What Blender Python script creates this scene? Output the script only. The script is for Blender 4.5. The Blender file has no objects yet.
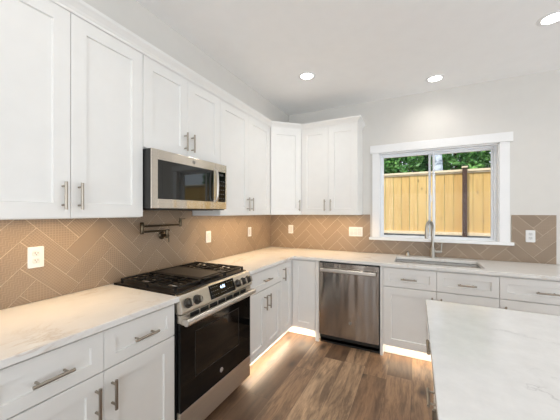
import bpy, bmesh, math, random
from mathutils import Vector, Matrix
random.seed(7)
S = bpy.context.scene
COL = S.collection
PI = math.pi

# ------------------------------------------------------------------ camera
cam_data = bpy.data.cameras.new('camera')
cam = bpy.data.objects.new('camera', cam_data); COL.objects.link(cam)
cam.location = (1.8797, -3.4666, 1.4045)
cam.rotation_euler = (PI/2, 0, 0.461629)
cam_data.sensor_width = 36.0
cam_data.lens = 36.0*274.955/560.0
cam_data.shift_y = 2.157/560.0
cam_data.clip_start = 0.02
S.camera = cam

# ------------------------------------------------------------------ world, sun, exposure
W = bpy.data.worlds.new('sky'); S.world = W; W.use_nodes = True
wn = W.node_tree.nodes; wl = W.node_tree.links
bg = wn['Background']
bg.inputs['Color'].default_value = (0.80, 0.90, 1.0, 1); bg.inputs['Strength'].default_value = 1.6
sun_d = bpy.data.lights.new('sun', 'SUN'); sun_d.energy = 3.4; sun_d.angle = 0.06; sun_d.color = (1, 0.95, 0.86)
sun = bpy.data.objects.new('sun', sun_d); COL.objects.link(sun)
sun.rotation_euler = Vector((0.25, 0.62, -0.95)).to_track_quat('-Z', 'Y').to_euler()
S.view_settings.view_transform = 'Standard'; S.view_settings.look = 'None'
S.view_settings.gamma = 1.0; S.view_settings.use_curve_mapping = False
S.view_settings.exposure = 0.05
S.cycles.max_bounces = 10; S.cycles.diffuse_bounces = 6; S.cycles.glossy_bounces = 5
S.cycles.transparent_max_bounces = 12; S.cycles.sample_clamp_indirect = 6.0
S.cycles.use_denoising = True

def area_light(name, loc, direction, sx, sy, power, color=(1, 1, 1), spread=PI):
    d = bpy.data.lights.new(name, 'AREA'); d.shape = 'RECTANGLE'; d.size = sx; d.size_y = sy
    d.energy = power; d.color = color; d.spread = spread
    o = bpy.data.objects.new(name, d); COL.objects.link(o); o.location = loc
    o.rotation_euler = Vector(direction).to_track_quat('-Z', 'Y').to_euler()
    return o

P_FRONT, P_RIGHT = 68.0, 60.0
P_UNDER, P_TOE, P_CAN = 1.0, 1.0, 1.0
# area lamps added as daylight at unseen openings behind and right of the camera
area_light('added_daylight_patio', (2.6, -6.45, 1.22), (0, 1, 0.8), 3.2, 2.2, P_FRONT, (0.95, 0.98, 1.0))
area_light('added_daylight_side', (5.65, -3.3, 1.25), (-1, 0, 1.1), 5.0, 2.2, P_RIGHT, (0.95, 0.98, 1.0))
area_light('added_daylight_sidelight', (0.42, -6.45, 1.22), (0, 1, 0), 0.16, 2.2, 6.0, (0.98, 0.98, 1.0))
UNDER_C = (1.0, 0.70, 0.38); TOE_C = (1.0, 0.84, 0.62)

# ------------------------------------------------------------------ node helpers
class NT:
    def __init__(s, name):
        s.m = bpy.data.materials.new(name); s.m.use_nodes = True
        s.t = s.m.node_tree; s.b = s.t.nodes['Principled BSDF']
        s.out = s.t.nodes['Material Output']
    def n(s, typ, **kw):
        nd = s.t.nodes.new(typ)
        for k, v in kw.items(): setattr(nd, k, v)
        return nd
    def link(s, a, b): s.t.links.new(a, b)
    def val(s, sock, v):
        if hasattr(v, 'is_output') or isinstance(v, bpy.types.NodeSocket): s.link(v, sock)
        else: sock.default_value = v
    def math(s, op, a, b=0.0, c=0.0, clamp=False):
        nd = s.n('ShaderNodeMath', operation=op, use_clamp=clamp)
        s.val(nd.inputs[0], a); s.val(nd.inputs[1], b); s.val(nd.inputs[2], c)
        return nd.outputs[0]
    def coord(s, kind='Object'):
        return s.n('ShaderNodeTexCoord').outputs[kind]
    def sep(s, v):
        nd = s.n('ShaderNodeSeparateXYZ'); s.link(v, nd.inputs[0]); return nd.outputs
    def comb(s, x, y, z=0.0):
        nd = s.n('ShaderNodeCombineXYZ')
        for i, v in enumerate((x, y, z)): s.val(nd.inputs[i], v)
        return nd.outputs[0]
    def mapping(s, v, scale=(1, 1, 1), rot=(0, 0, 0), loc=(0, 0, 0)):
        nd = s.n('ShaderNodeMapping'); s.link(v, nd.inputs[0])
        nd.inputs['Scale'].default_value = scale; nd.inputs['Rotation'].default_value = rot
        nd.inputs['Location'].default_value = loc
        return nd.outputs[0]
    def noise(s, v, scale, detail=3.0, rough=0.55, dist=0.0):
        nd = s.n('ShaderNodeTexNoise'); s.link(v, nd.inputs['Vector'])
        nd.inputs['Scale'].default_value = scale; nd.inputs['Detail'].default_value = detail
        nd.inputs['Roughness'].default_value = rough; nd.inputs['Distortion'].default_value = dist
        return nd.outputs[0]
    def white(s, v):
        nd = s.n('ShaderNodeTexWhiteNoise', noise_dimensions='3D'); s.link(v, nd.inputs['Vector'])
        return nd.outputs['Value']
    def ramp(s, f, stops):
        nd = s.n('ShaderNodeValToRGB'); s.val(nd.inputs[0], f)
        cr = nd.color_ramp
        while len(cr.elements) < len(stops): cr.elements.new(0.5)
        for e, (p, c) in zip(cr.elements, stops):
            e.position = p; e.color = (*c, 1) if len(c) == 3 else c
        return nd.outputs[0]
    def mix(s, f, a, b, blend='MIX'):
        nd = s.n('ShaderNodeMix', data_type='RGBA', blend_type=blend)
        s.val(nd.inputs[0], f)
        for sock, v in ((nd.inputs[6], a), (nd.inputs[7], b)):
            if isinstance(v, tuple): v = (*v, 1) if len(v) == 3 else v
            s.val(sock, v)
        return nd.outputs[2]
    def bump(s, h, strength=0.3, dist=0.01):
        nd = s.n('ShaderNodeBump'); s.link(h, nd.inputs['Height'])
        nd.inputs['Strength'].default_value = strength; nd.inputs['Distance'].default_value = dist
        s.link(nd.outputs[0], s.b.inputs['Normal'])
    def set(s, **kw):
        for k, v in kw.items():
            k = k.replace('_', ' ')
            if isinstance(v, tuple) and len(v) == 3: v = (*v, 1)
            s.val(s.b.inputs[k], v)
        return s.m

def plain(name, col, rough=0.5, metal=0.0, var=0.03, scale=9.0, coat=0.0, spec=0.5):
    t = NT(name); f = t.noise(t.coord(), scale, 2.0)
    lo = tuple(c*(1-var) for c in col); hi = tuple(min(1, c*(1+var)) for c in col)
    t.set(Base_Color=t.ramp(f, [(0.3, lo), (0.7, hi)]), Roughness=rough, Metallic=metal)
    t.b.inputs['Coat Weight'].default_value = coat
    t.b.inputs['Specular IOR Level'].default_value = spec
    return t.m

def brushed(name, col, rough, axis, wav=0.0):
    t = NT(name)
    sc = {'x': (1.5, 60, 60), 'y': (60, 1.5, 60), 'z': (60, 60, 1.5)}[axis]
    f = t.noise(t.mapping(t.coord(), sc), 1.0, 2.0)
    lo = tuple(c*0.95 for c in col)
    t.set(Base_Color=t.ramp(f, [(0.3, lo), (0.7, col)]), Metallic=1.0, Roughness=rough, Anisotropic=0.85, Anisotropic_Rotation=0.25)
    tg = t.n('ShaderNodeTangent', direction_type='RADIAL', axis='Z')
    t.link(tg.outputs[0], t.b.inputs['Tangent'])
    if wav:
        w = t.noise(t.mapping(t.coord(), (7.0, 7.0, 0.9)), 1.0, 1.0)
        t.bump(w, 1.0, wav)
    return t.m

def emit(name, col, strength):
    t = NT(name)
    t.set(Base_Color=(0.9, 0.9, 0.9), Emission_Color=col, Emission_Strength=strength)
    return t.m

M = {}
M['wall'] = plain('wall_paint', (0.67, 0.65, 0.615), 0.7, var=0.012)
M['ceiling'] = plain('ceiling_paint', (0.91, 0.91, 0.905), 0.8, var=0.01)
M['trim'] = plain('white_trim_paint', (0.82, 0.82, 0.82), 0.4, var=0.01)
M['cabinet'] = plain('white_cabinet_paint', (0.81, 0.80, 0.775), 0.38, var=0.012)
M['vinyl'] = plain('white_vinyl', (0.80, 0.82, 0.85), 0.35, var=0.01)
M['nickel'] = plain('satin_nickel', (0.40, 0.355, 0.30), 0.35, 1.0)
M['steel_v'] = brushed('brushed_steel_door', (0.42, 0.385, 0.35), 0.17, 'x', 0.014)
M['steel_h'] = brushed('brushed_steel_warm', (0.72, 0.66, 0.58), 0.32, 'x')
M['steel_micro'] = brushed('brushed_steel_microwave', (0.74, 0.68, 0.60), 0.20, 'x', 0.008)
M['steel_bar'] = plain('satin_steel_bar', (0.64, 0.60, 0.55), 0.32, 1.0)
M['faucet'] = plain('brushed_faucet_nickel', (0.40, 0.38, 0.345), 0.3, 1.0)
M['sink'] = plain('sink_steel', (0.36, 0.36, 0.35), 0.25, 1.0)
M['black_glass'] = plain('black_glass', (0.004, 0.004, 0.004), 0.05, var=0.2, spec=0.22)
M['window_glass_dark'] = plain('smoked_oven_glass', (0.012, 0.009, 0.007), 0.06, var=0.2, spec=0.25)
M['mirror_glass'] = plain('dark_mirror_glass', (0.068, 0.068, 0.066), 0.03, 1.0, var=0.02)
M['key'] = plain('faint_key_legend', (0.025, 0.025, 0.025), 0.5)
M['black'] = plain('black_plastic', (0.012, 0.012, 0.012), 0.4, var=0.2)
M['enamel'] = plain('black_cooktop_enamel', (0.012, 0.010, 0.009), 0.35, var=0.2, spec=0.25)
M['iron'] = plain('cast_iron', (0.008, 0.0075, 0.007), 0.45, var=0.3, scale=60, spec=0.3)
M['griddle'] = plain('griddle_plate', (0.035, 0.027, 0.020), 0.6, 0.0, var=0.15, scale=30)
M['knob'] = plain('dark_chrome_knob', (0.07, 0.064, 0.058), 0.3, 0.9)
M['bronze'] = plain('dark_brushed_nickel', (0.10, 0.078, 0.052), 0.28, 1.0)
M['plate'] = plain('white_switch_plastic', (0.74, 0.74, 0.73), 0.35, var=0.01)
M['plate_in'] = plain('white_switch_insert', (0.64, 0.64, 0.63), 0.35, var=0.01)
M['slot'] = plain('outlet_slot', (0.05, 0.05, 0.05), 0.6)
M['grey_badge'] = plain('grey_badge', (0.28, 0.27, 0.26), 0.35, 0.7)
M['lamp'] = emit('lamp_diffuser', (1.0, 0.96, 0.90), 9.0)
M['display'] = emit('display_digits', (0.55, 0.75, 1.0), 3.0)
M['legend'] = plain('printed_legend', (0.13, 0.13, 0.13), 0.5)
M['post'] = plain('brown_painted_steel', (0.07, 0.035, 0.024), 0.4, var=0.2)
M['bark'] = plain('brown_bark', (0.10, 0.07, 0.05), 0.9, var=0.3, scale=20)
M['soil'] = plain('dark_concrete', (0.06, 0.065, 0.07), 0.9, var=0.3, scale=14)

def quartz(name, base, vein, amount, scale, seed, edge=0.10):
    t = NT(name); c = t.coord()
    v = t.mapping(c, (1.0, 0.55, 1.0), (0, 0, 0.5), (seed, seed*0.3, 0))
    n = t.noise(v, scale, 5.0, 0.62, 1.2)
    a = t.math('ABSOLUTE', t.math('SUBTRACT', n, 0.5))
    line = t.ramp(a, [(0.0, (1, 1, 1)), (0.016, (0.35, 0.35, 0.35)), (0.05, (0, 0, 0))])
    gate = t.ramp(t.noise(v, scale*0.8, 2.0), [(0.50, (0, 0, 0)), (0.66, (1, 1, 1))])
    cloud = t.noise(c, 9.0, 4.0, 0.6)
    b = t.ramp(cloud, [(0.3, tuple(x*0.955 for x in base)), (0.7, base)])
    speck = t.ramp(t.noise(c, 190.0, 1.0), [(0.62, (0, 0, 0)), (0.75, (1, 1, 1))])
    f = t.math('MULTIPLY', t.math('MULTIPLY', line, gate), amount)
    col = t.mix(f, b, vein)
    col = t.mix(t.math('MULTIPLY', speck, 0.06), col, (0.45, 0.42, 0.38))
    return t.set(Base_Color=col, Roughness=0.16)
M['quartz'] = quartz('quartz_countertop', (0.78, 0.765, 0.74), (0.48, 0.37, 0.27), 0.55, 3.8, 3.1)
def island_quartz():
    t = NT('quartz_island'); c = t.coord(); o = t.sep(c)
    base = (0.80, 0.80, 0.795)
    col = t.ramp(t.noise(c, 14.0, 5.0, 0.65), [(0.35, tuple(x*0.91 for x in base)), (0.7, base)])
    # long natural veins across the slab: start point, slope, wobble, extent along the vein
    veins = [((2.10, -2.02), (1.0, -0.33), 0.10, 0.9, 7.0), ((2.235, -2.33), (-0.25, -1.0), 0.16, 0.22, 16.0),
             ((2.27, -2.36), (0.3, -1.0), 0.14, 0.25, 13.0), ((2.62, -2.55), (0.5, -1.0), 0.16, 0.8, 6.0), ((2.02, -2.75), (0.9, -0.5), 0.12, 0.9, 6.0)]
    for k, ((x0, y0), (dx, dy), wob, ext, sc) in enumerate(veins):
        l = math.hypot(dx, dy); dx, dy = dx/l, dy/l
        px, py = t.math('SUBTRACT', o[0], x0), t.math('SUBTRACT', o[1], y0)
        along = t.math('ADD', t.math('MULTIPLY', px, dx), t.math('MULTIPLY', py, dy))
        across = t.math('SUBTRACT', t.math('MULTIPLY', py, dx), t.math('MULTIPLY', px, dy))
        n = t.noise(t.mapping(c, loc=(k*3.7, k, 0)), sc, 5.0, 0.6)
        d = t.math('ABSOLUTE', t.math('ADD', across, t.math('MULTIPLY', t.math('SUBTRACT', n, 0.5), wob*2)))
        line = t.ramp(t.math('MULTIPLY', d, 20.0), [(0.0, (1, 1, 1)), (0.06, (0.45, 0.45, 0.45)), (0.35, (0, 0, 0))])
        g = t.ramp(t.math('DIVIDE', along, ext), [(0.0, (0, 0, 0)), (0.15, (1, 1, 1)), (0.85, (1, 1, 1)), (1.0, (0, 0, 0))])
        br = t.ramp(t.noise(t.mapping(c, loc=(k, 5.0, 0)), 12.0, 2.0), [(0.36, (0.12, 0.12, 0.12)), (0.60, (1, 1, 1))])
        f = t.math('MULTIPLY', t.math('MULTIPLY', t.math('MULTIPLY', line, g), br), 0.62)
        col = t.mix(f, col, (0.36, 0.36, 0.37))
    return t.set(Base_Color=col, Roughness=0.14)
M['quartz_island'] = island_quartz()

def floor_material():
    t = NT('oak_plank_floor'); o = t.sep(t.coord())
    row = t.math('FLOOR', t.math('DIVIDE', t.math('ADD', o[0], 0.06), 0.19))
    off = t.math('MULTIPLY', t.white(t.comb(row, 3.0, 1.0)), 1.6)
    yy = t.math('DIVIDE', t.math('ADD', o[1], off), 1.6)
    pl = t.math('FLOOR', yy)
    r1 = t.white(t.comb(row, pl, 5.0)); r2 = t.white(t.comb(row, pl, 9.0))
    gv = t.comb(t.math('MULTIPLY_ADD', o[0], 1.0, t.math('MULTIPLY', r2, 40.0)), t.math('MULTIPLY', o[1], 0.10), r1)
    warp = t.noise(t.comb(t.math('MULTIPLY', o[0], 3.6), t.math('MULTIPLY', o[1], 0.55), t.math('MULTIPLY', r1, 30.0)), 3.2, 5.0, 0.68, 0.5)
    grain = t.noise(gv, 38.0, 5.0, 0.65, 1.2)
    base = t.ramp(r1, [(0.0, (0.105, 0.058, 0.034)), (0.3, (0.20, 0.114, 0.064)), (0.65, (0.37, 0.225, 0.128)), (1.0, (0.58, 0.39, 0.24))])
    dark = t.mix(t.ramp(warp, [(0.38, (0.7, 0.7, 0.7)), (0.55, (0, 0, 0))]), base, (0.07, 0.042, 0.028))
    col = t.mix(t.ramp(grain, [(0.35, (0.5, 0.5, 0.5)), (0.58, (0, 0, 0))]), dark, (0.10, 0.055, 0.031))
    # knots
    vo = t.n('ShaderNodeTexVoronoi', feature='F1', distance='EUCLIDEAN')
    t.link(t.comb(t.math('MULTIPLY', o[0], 5.2), t.math('MULTIPLY', o[1], 2.6), t.math('MULTIPLY', r1, 7.0)), vo.inputs['Vector'])
    vo.inputs['Scale'].default_value = 1.0
    kn = t.ramp(vo.outputs['Distance'], [(0.05, (1, 1, 1)), (0.24, (0, 0, 0))])
    col = t.mix(t.math('MULTIPLY', kn, 0.9), col, (0.045, 0.030, 0.022))
    fx = t.math('FRACT', t.math('DIVIDE', t.math('ADD', o[0], 0.06), 0.19)); fy = t.math('FRACT', yy)
    gx = t.math('LESS_THAN', fx, 0.012); gy = t.math('LESS_THAN', fy, 0.0016)
    gap = t.math('MAXIMUM', gx, gy)
    col = t.mix(t.math('MULTIPLY', gap, 0.6), col, (0.03, 0.02, 0.015))
    t.bump(grain, 0.06, 0.004)
    return t.set(Base_Color=col, Roughness=t.math('MULTIPLY_ADD', grain, 0.15, 0.36))
M['floor'] = floor_material()

def tile_material(name, base, kind):
    t = NT(name); uv = t.sep(t.coord('UV')); u, v = uv[0], uv[1]
    def tri(x, p):   # triangle wave 0..1, period p
        return t.math('PINGPONG', t.math('DIVIDE', x, p), 0.5)
    if kind == 'diamond':
        a = tri(t.math('ADD', u, v), 0.020); b = tri(t.math('SUBTRACT', u, v), 0.020)
        h = t.math('MINIMUM', a, b); k = 0.13
    elif kind == 'zigzag':
        z = t.math('MULTIPLY', tri(u, 0.030), 0.030)
        h = tri(t.math('ADD', v, z), 0.016); k = 0.14
    elif kind == 'grid':
        h = t.math('MINIMUM', tri(u, 0.0125), tri(v, 0.0125)); k = 0.13
    elif kind == 'lines':
        h = tri(u, 0.013); k = 0.13
    else:
        h = tri(t.math('ADD', v, t.math('MULTIPLY', u, 0.02)), 0.011); k = 0.05
    line = t.ramp(h, [(0.0, (1, 1, 1)), (k, (0.6, 0.6, 0.6)), (k*1.7, (0, 0, 0))])
    cl = t.noise(t.coord(), 5.0, 3.0)
    b = t.ramp(cl, [(0.3, tuple(c*0.93 for c in base)), (0.7, tuple(c*1.05 for c in base))])
    hi = tuple(min(1, c*1.5+0.02) for c in base)
    amt = {'plain': 0.12}.get(kind, 0.58)
    col = t.mix(t.math('MULTIPLY', line, amt), b, hi)
    t.bump(line, 0.25, 0.002)
    return t.set(Base_Color=col, Roughness=0.42)
TB = (0.262, 0.192, 0.132)
M['tiles'] = [tile_material('tile_diamond', TB, 'diamond'), tile_material('tile_zigzag', TB, 'zigzag'),
              tile_material('tile_grid', TB, 'grid'), tile_material('tile_lines', TB, 'lines'), tile_material('tile_plain', TB, 'plain')]
M['grout'] = plain('light_grout', (0.58, 0.47, 0.35), 0.8)

def fence_wood():
    t = NT('cedar_boards'); o = t.sep(t.coord())
    row = t.math('FLOOR', t.math('DIVIDE', o[0], 0.146))
    r1 = t.white(t.comb(row, 2.0, 4.0))
    g = t.noise(t.comb(t.math('MULTIPLY_ADD', r1, 20.0, o[0]), o[1], t.math('MULTIPLY', o[2], 0.07)), 40.0, 4.0, 0.6, 0.6)
    base = t.ramp(r1, [(0.0, (0.66, 0.42, 0.14)), (0.5, (0.74, 0.52, 0.20)), (1.0, (0.82, 0.62, 0.30))])
    col = t.mix(t.ramp(g, [(0.35, (0.5, 0.5, 0.5)), (0.65, (0, 0, 0))]), base, (0.50, 0.27, 0.09))
    vo = t.n('ShaderNodeTexVoronoi', feature='F1')
    t.link(t.comb(t.math('MULTIPLY', o[0], 6.8), 0.0, t.math('MULTIPLY', o[2], 3.4)), vo.inputs['Vector']); vo.inputs['Scale'].default_value = 1.0
    kn = t.ramp(vo.outputs['Distance'], [(0.05, (1, 1, 1)), (0.16, (0, 0, 0))])
    col = t.mix(t.math('MULTIPLY', kn, 0.85), col, (0.14, 0.06, 0.02))
    return t.set(Base_Color=col, Roughness=0.75)
M['fence'] = fence_wood()
M['fence_cap'] = plain('pale_cedar_rail', (0.80, 0.66, 0.46), 0.75, var=0.08)

def leaf_material():
    t = NT('leaves'); c = t.coord()
    f = t.noise(c, 3.5, 3.0); g = t.white(t.mapping(c, (14, 14, 14)))
    col = t.ramp(f, [(0.30, (0.03, 0.10, 0.025)), (0.5, (0.09, 0.27, 0.06)), (0.70, (0.26, 0.50, 0.11))])
    t.set(Base_Color=col, Roughness=0.5)
    return t.m
M['leaf'] = leaf_material()
def birch_material():
    t = NT('pale_bark'); c = t.coord()
    f = t.noise(t.mapping(c, (3, 3, 9)), 3.0, 3.0)
    return t.set(Base_Color=t.ramp(f, [(0.35, (0.20, 0.24, 0.30)), (0.55, (0.62, 0.68, 0.76))]), Roughness=0.8)
M['birch'] = birch_material()
def pane_material():
    t = NT('clear_glass')
    tr = t.n('ShaderNodeBsdfTransparent'); gl = t.n('ShaderNodeBsdfGlossy'); gl.inputs['Roughness'].default_value = 0.01
    fr = t.n('ShaderNodeFresnel'); fr.inputs['IOR'].default_value = 1.18
    mx = t.n('ShaderNodeMixShader'); t.link(fr.outputs[0], mx.inputs[0]); t.link(tr.outputs[0], mx.inputs[1]); t.link(gl.outputs[0], mx.inputs[2])
    t.link(mx.outputs[0], t.out.inputs['Surface']); return t.m
M['pane'] = pane_material()

# ------------------------------------------------------------------ mesh helpers
class MB:
    def __init__(s): s.bm = bmesh.new()
    def box(s, x0, x1, y0, y1, z0, z1):
        vs = [s.bm.verts.new((x, y, z)) for x in (x0, x1) for y in (y0, y1) for z in (z0, z1)]
        for f in ((0, 1, 3, 2), (4, 6, 7, 5), (0, 4, 5, 1), (2, 3, 7, 6), (0, 2, 6, 4), (1, 5, 7, 3)):
            s.bm.faces.new([vs[i] for i in f])
        return s
    def prism(s, pts, axis, a, b):
        """closed outline extruded along an axis: pts are the two other coordinates in x,y,z order"""
        def mk(p, t):
            if axis == 'x': return (t, p[0], p[1])
            if axis == 'y': return (p[0], t, p[1])
            return (p[0], p[1], t)
        A = [s.bm.verts.new(mk(p, a)) for p in pts]; B = [s.bm.verts.new(mk(p, b)) for p in pts]
        n = len(pts)
        s.bm.faces.new(A); s.bm.faces.new(B[::-1])
        for i in range(n): s.bm.faces.new((A[i], B[i], B[(i+1) % n], A[(i+1) % n]))
        return s
    def rings(s, rings, cap=True):
        R = [[s.bm.verts.new(p) for p in r] for r in rings]; n = len(R[0])
        for a, b in zip(R, R[1:]):
            for i in range(n):
                s.bm.faces.new((a[i], a[(i+1) % n], b[(i+1) % n], b[i]))
        if cap: s.bm.faces.new(R[0][::-1]); s.bm.faces.new(R[-1])
        return s
    def tube(s, path, r, n=12, cap=True):
        pts = [Vector(p) for p in path]; rs = r if isinstance(r, (list, tuple)) else [r]*len(pts)
        rings = []; up = None
        for i, p in enumerate(pts):
            d = (pts[min(i+1, len(pts)-1)]-pts[max(i-1, 0)]).normalized()
            if up is None: up = Vector((0, 0, 1)) if abs(d.z) < 0.9 else Vector((1, 0, 0))
            u = (up - d*up.dot(d)).normalized(); v = d.cross(u); up = u
            rings.append([p + (u*math.cos(2*PI*k/n)+v*math.sin(2*PI*k/n))*rs[i] for k in range(n)])
        return s.rings(rings, cap)
    def cyl(s, a, b, r, n=16): return s.tube([a, b], r, n)
    def lathe(s, origin, axis, prof, n=24, cap=True):
        """prof: list of (distance along axis, radius)"""
        o = Vector(origin); d = Vector(axis).normalized()
        u = (Vector((0, 0, 1)) if abs(d.z) < 0.9 else Vector((1, 0, 0))); u = (u-d*u.dot(d)).normalized(); v = d.cross(u)
        return s.rings([[o+d*h+(u*math.cos(2*PI*k/n)+v*math.sin(2*PI*k/n))*r for k in range(n)] for h, r in prof], cap)
    def shaker(s, x0, x1, z0, z1, yb, t=0.02, rail=0.07, rec=0.010):
        """five-piece door facing -Y; back at yb, front at yb-t, with a flat recessed panel"""
        yf = yb-t
        def ring(i, y): return [(x0+i, y, z0+i), (x1-i, y, z0+i), (x1-i, y, z1-i), (x0+i, y, z1-i)]
        return s.rings([ring(0, yb), ring(0, yf+0.0015), ring(0.0015, yf), ring(rail, yf), ring(rail+0.003, yf+rec)], True)
    def build(s, name, mat, parent=None, bevel=0.0, smooth=False, kind=None, label=None, seg=2):
        bmesh.ops.recalc_face_normals(s.bm, faces=s.bm.faces)
        me = bpy.data.meshes.new(name); s.bm.to_mesh(me); s.bm.free()
        mats = mat if isinstance(mat, list) else [mat]
        for m in mats: me.materials.append(m)
        o = bpy.data.objects.new(name, me); COL.objects.link(o)
        if smooth:
            for p in me.polygons: p.use_smooth = True
            md = o.modifiers.new('edge', 'EDGE_SPLIT'); md.split_angle = math.radians(40)
        if bevel:
            b = o.modifiers.new('bevel', 'BEVEL'); b.width = bevel; b.segments = seg; b.limit_method = 'ANGLE'; b.angle_limit = math.radians(35)
        if parent: o.parent = parent
        if kind: o['kind'] = kind
        if label: o['label'] = label
        return o

def tag(o, label, cat, group=None):
    o['label'] = label; o['category'] = cat
    if group: o['group'] = group
    return o
def thing(name, label, cat, loc=(0, 0, 0), rz=0.0, group=None):
    o = bpy.data.objects.new(name, None); COL.objects.link(o)
    o.empty_display_size = 0.1; o.location = loc; o.rotation_euler = (0, 0, rz)
    return tag(o, label, cat, group)
def struct(o, label=None):
    o['kind'] = 'structure'
    if label: o['label'] = label
    return o
def copy_tree(o, parent=None):
    kids = list(o.children); c = o.copy(); COL.objects.link(c)
    c.parent = parent
    for k in kids: copy_tree(k, c)
    return c

H = 2.74
RX, RY = 5.6, -6.4          # far right wall and the wall behind the camera
# ------------------------------------------------------------------ room shell
struct(MB().box(-2.8, RX+0.15, RY-0.15, 0.15, -0.12, 0.0).build('floor', M['floor']), 'brown oak plank floor')
# ceiling with holes is not needed: the cans are shallow surface discs
struct(MB().box(-2.8, RX+0.15, RY-0.15, 0.15, H, H+0.15).build('ceiling', M['ceiling']), 'plain pale ceiling')
wl_ = MB().box(-0.15, 0.0, -4.1, 0.15, 0.0, H).box(-0.15, 0.0, RY, -5.7, 0.0, H).box(-0.15, 0.0, -5.7, -4.1, 2.25, H)
struct(wl_.build('wall_left', M['wall']), 'left wall behind the range')
# unseen side hall off the left wall, added as dark reflection for the dishwasher
wh = MB().box(-2.8, -2.65, -5.85, -3.95, 0, H).box(-2.65, -0.15, -4.1, -3.95, 0, H).box(-2.65, -0.15, -5.85, -5.7, 0, H)
struct(wh.build('wall_added_hall', M['wall']))
struct(MB().box(0.0, 0.292, -3.094, 0.0, 2.4255, H).build('trim_1', M['wall']), 'furred-out wall strip above the left upper cabinets')
WX0, WX1, WZ0, WZ1 = 1.475, 2.625, 1.105, 2.105
wb = MB()
wb.box(0.0, WX0, 0.0, 0.15, 0.0, H).box(WX1, RX, 0.0, 0.15, 0.0, H).box(WX0, WX1, 0.0, 0.15, 0.0, WZ0).box(WX0, WX1, 0.0, 0.15, WZ1, H)
struct(wb.build('wall_back', M['wall']), 'back wall with the sink window')
wr = MB()
wr.box(RX, RX+0.15, RY, -5.9, 0, H).box(RX, RX+0.15, -0.7, 0.15, 0, H).box(RX, RX+0.15, -5.9, -0.7, 0, 0.1).box(RX, RX+0.15, -5.9, -0.7, 2.4, H)
struct(wr.build('wall_right', M['wall']))
wf = MB()
wf.box(-0.15, 0.33, RY-0.15, RY, 0, H).box(0.51, 0.9, RY-0.15, RY, 0, H).box(0.33, 0.51, RY-0.15, RY, 2.4, H).box(4.3, RX+0.15, RY-0.15, RY, 0, H).box(0.9, 4.3, RY-0.15, RY, 2.4, H)
struct(wf.build('wall_front', M['wall']))
def plain_window(name, fixed, horiz, a0, a1, z0, z1, n, label):
    r = bpy.data.objects.new(name, None); COL.objects.link(r); struct(r, label)
    f = MB(); g = MB(); t = 0.06
    def bx(m, p, q, u, v, d0=-0.03, d1=0.03):
        if horiz: m.box(p, q, fixed+d0, fixed+d1, u, v)
        else: m.box(fixed+d0, fixed+d1, p, q, u, v)
    bx(f, a0, a1, z0, z0+t); bx(f, a0, a1, z1-t, z1)
    for i in range(n+1):
        c = a0+(a1-a0-t)*i/n; bx(f, c, c+t, z0+t, z1-t)
    bx(g, a0+t*0.5, a1-t*0.5, z0+t*0.5, z1-t*0.5, -0.003, 0.003)
    f.build('frame', M['vinyl'], r, 0.004); g.build('pane', M['pane'], r)
plain_window('window_added_side', RX+0.09, False, -5.9, -0.7, 0.1, 2.4, 4, 'unseen wide great room window, added for daylight')  # unseen window, added to bring light in from the right
plain_window('door_added_patio', RY-0.09, True, 0.9, 4.3, 0.0, 2.4, 2, 'unseen glazed patio door, added for light and reflections')  # unseen door, added as a light opening behind the camera
plain_window('window_added_narrow', RY-0.09, True, 0.33, 0.51, 0.0, 2.4, 1, 'unseen narrow side light, added for the dishwasher reflection')  # unseen strip window, added to make the bright streak in the dishwasher

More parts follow.
